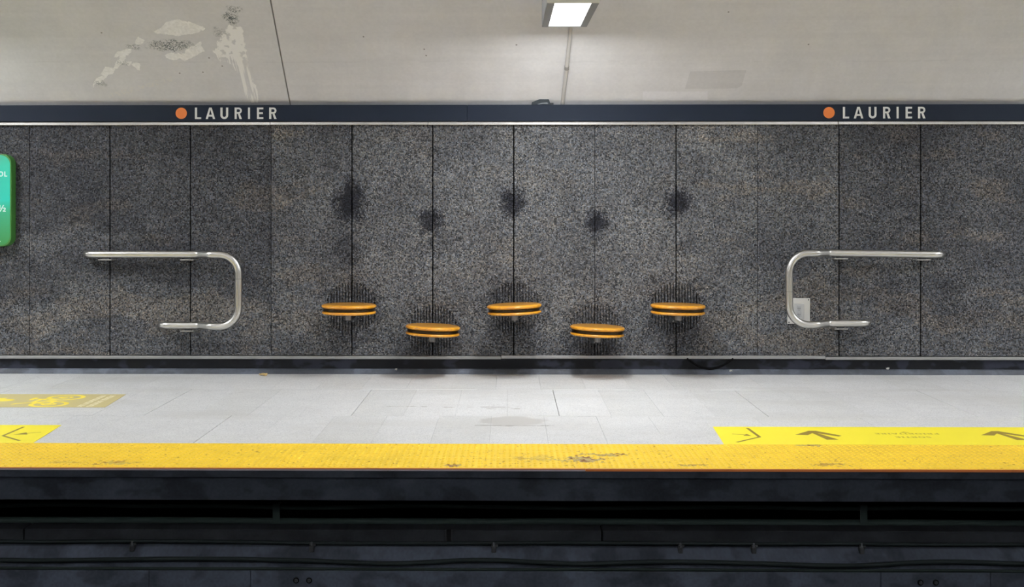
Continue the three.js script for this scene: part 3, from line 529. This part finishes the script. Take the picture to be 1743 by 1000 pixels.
sticker('floor_sticker', 'bright yellow floor sticker beside the tactile strip, with one bracket mark, below the bicycle sticker', [[-4.3, 2.35], [-2.492, 2.35], [-2.442, 2.904], [-4.3, 2.904]], 1024, 305, (c, P, sx) => {
  c.fillStyle = YELLOW; c.fillRect(0, 0, 1024, 305); c.strokeStyle = c.fillStyle = BROWN;
  path(c, P, [[-2.679, 2.41], [-2.68, 2.695], [-2.535, 2.84]], 0.016 * sx);
  path(c, P, [[-2.52, 2.58], [-2.59, 2.625]], 0.008 * sx); fillP(c, P, [[-2.64, 2.66], [-2.565, 2.655], [-2.595, 2.59]]);
});
sticker('floor_sticker', 'tan floor sticker with two yellow bicycles and pale text lines at the left', [[-4.3, 1.125], [-2.503, 1.125], [-2.46, 1.69], [-4.3, 1.69]], 1024, 314, (c, P, sx, sz) => {
  c.fillStyle = '#c6b880'; c.fillRect(0, 0, 1024, 314);
  c.strokeStyle = c.fillStyle = '#f8e04a'; c.lineCap = 'round';
  const ring = (x, z, r) => { const [u, v] = P([x, z]); c.lineWidth = 0.03 * sx; c.beginPath(); c.ellipse(u, v, r * sx, r * sz, 0, 0, 7); c.stroke(); c.lineWidth = 0.02 * sx; c.beginPath(); c.ellipse(u, v, r * 0.35 * sx, r * 0.35 * sz, 0, 0, 7); c.stroke(); };
  ring(-2.85, 1.565, 0.105); ring(-2.843, 1.277, 0.105);
  path(c, P, [[-2.85, 1.565], [-2.98, 1.5], [-2.97, 1.36], [-2.843, 1.277]], 0.026 * sx); path(c, P, [[-2.86, 1.43], [-2.98, 1.5]], 0.026 * sx); path(c, P, [[-2.86, 1.43], [-2.97, 1.36]], 0.026 * sx); path(c, P, [[-2.85, 1.565], [-2.86, 1.43]], 0.024 * sx);
  path(c, P, [[-2.97, 1.5], [-3.06, 1.54], [-3.075, 1.57]], 0.022 * sx); path(c, P, [[-2.97, 1.36], [-3.02, 1.34]], 0.03 * sx); path(c, P, [[-3.03, 1.38], [-3.03, 1.3]], 0.03 * sx);
  for (const [u, v] of [[-3.19, 1.4], [-3.6, 1.4]]) { const q = P([u, v]); c.beginPath(); c.ellipse(q[0], q[1], 0.06 * sx, 0.05 * sz, 0, 0, 7); c.fill(); fillP(c, P, [[u - 0.02, v - 0.1], [u - 0.35, v - 0.08], [u - 0.35, v + 0.08], [u - 0.02, v + 0.06]]); }
  c.fillStyle = '#fbf4da'; const r = random(3);
  for (const x of [-2.645, -2.585]) for (let z = 1.19; z < 1.655; z += 0.022) if (r() > 0.06) { const [u, v] = P([x, z]), k = r(); c.fillRect(u, v, 0.04 * sx * (0.75 + 0.25 * k), 0.008 * sz); c.fillRect(u + (k > 0.5 ? 0 : 0.024 * sx), v, 0.008 * sx, 0.015 * sz); }
}, 0.5);

// ------------------------------------------------------------------ cables and pipes under the edge
function runX(name, x0, x1, y, z, r, sag, seed, mat, label, category) {
  const q = random(seed), pts = []; for (let x = x0; x <= x1 + 0.01; x += 0.42) pts.push(V(x - x0, (q() - 0.5) * sag, (q() - 0.5) * 0.01));
  const m = mesh(name, soft(pts, r, 200, 10), mat); m.position.set(x0, y, z); return tag(m, label, category);
}
runX('cable', -6, 6, -0.248, 3.22, 0.01, 0.016, 21, recessMat, 'thin dark cable high in the black recess under the edge fascia', 'cable');
runX('pipe', -6, 6, -0.322, 3.215, 0.018, 0.005, 22, recessMat, 'dark pipe along the recess above the concrete upstand', 'pipe');
runX('cable', -6, 6, -0.3735, EDGE - 0.118, 0.0095, 0.006, 23, cableMat, 'dark cable lying along the back of the grey ledge', 'cable');
runX('cable', -6, 6, -0.435, EDGE - 0.014, 0.0115, 0.024, 24, cableMat, 'wavy thick black cable hung in front of the grey ledge', 'cable');
runX('cable', -6, 6, -0.461, EDGE + 0.013, 0.007, 0.002, 25, pipeMat, 'straight thin cable right above the lowest concrete face', 'cable');
const clip = new THREE.Group();
mesh('saddle', [rbox(0.022, 0.03, 0.03, 0, 0.012, 0, 0.004), rbox(0.03, 0.012, 0.012, 0.004, 0.03, 0.004, 0.003)], clipMat, clip); mesh('stud', cyl(0.005, 0.05, 0, 0.02, 0.008, 8), steelDark, clip);
[[-1.767, 'small dark cable clip on the grey ledge, leftmost of the clips'], [-0.924, 'small dark cable clip on the grey ledge, below the gap between the left two seats'], [-0.072, 'small dark cable clip on the grey ledge, below the middle seat'], [0.798, 'small dark cable clip on the grey ledge, below the rightmost seat'], [1.139, 'small dark cable clip on the grey ledge, second from the right'], [1.64, 'small dark cable clip on the grey ledge, rightmost of the clips']].forEach(([x, label], i) => {
  const g = i ? clip.clone() : clip; g.name = numbered('cable_clip'); scene.add(g); g.position.set(x, -0.405, EDGE - 0.085); tag(g, label, 'clip', 'clips along the ledge cable');
});
for (const [x, label] of [[-1.13, 'dark strap holding the recess pipe, left of the middle'], [1.71, 'dark strap holding the recess pipe, at the right']]) { const g = group('pipe_hanger', x, -0.235, 3.2); tag(g, label, 'hanger'); mesh('strap', rbox(0.035, 0.085, 0.006, 0, -0.0425, 0.035, 0.002), recessMat, g); mesh('hook', rbox(0.035, 0.006, 0.05, 0, 0.001, 0.012, 0.002), recessMat, g); }
{ const g = group('cable_post', -0.285, -0.435, EDGE - 0.135); tag(g, 'slim twin-rail metal post on the concrete upstand below the seats', 'post'); for (const x of [-0.014, 0.014]) mesh('upright', rbox(0.006, 0.12, 0.014, x, 0.06, 0.005, 0.001), clipMat, g); mesh('back', rbox(0.024, 0.12, 0.004, 0, 0.06, 0, 0.001), black, g); }
[[-0.98, -0.512, 'left bolt of the left pair on the lowest concrete face'], [-0.92, -0.512, 'right bolt of the left pair on the lowest concrete face'], [1.88, -0.512, 'left bolt of the right pair on the lowest concrete face'], [1.95, -0.512, 'right bolt of the right pair on the lowest concrete face']].forEach(([x, y, label]) => {
  const g = group('anchor_bolt', x, y, EDGE + 0.02); tag(g, 'dark round ' + label, 'bolt'); mesh('washer', cyl(0.014, 0.003, 0, 0, 0, 16).rotateX(Math.PI / 2).translate(0, 0, 0.0015), black, g); mesh('head', cyl(0.008, 0.008, 0, 0, 0, 6).rotateX(Math.PI / 2).translate(0, 0, 0.006), clipMat, g);
});

renderer.render(scene, camera);
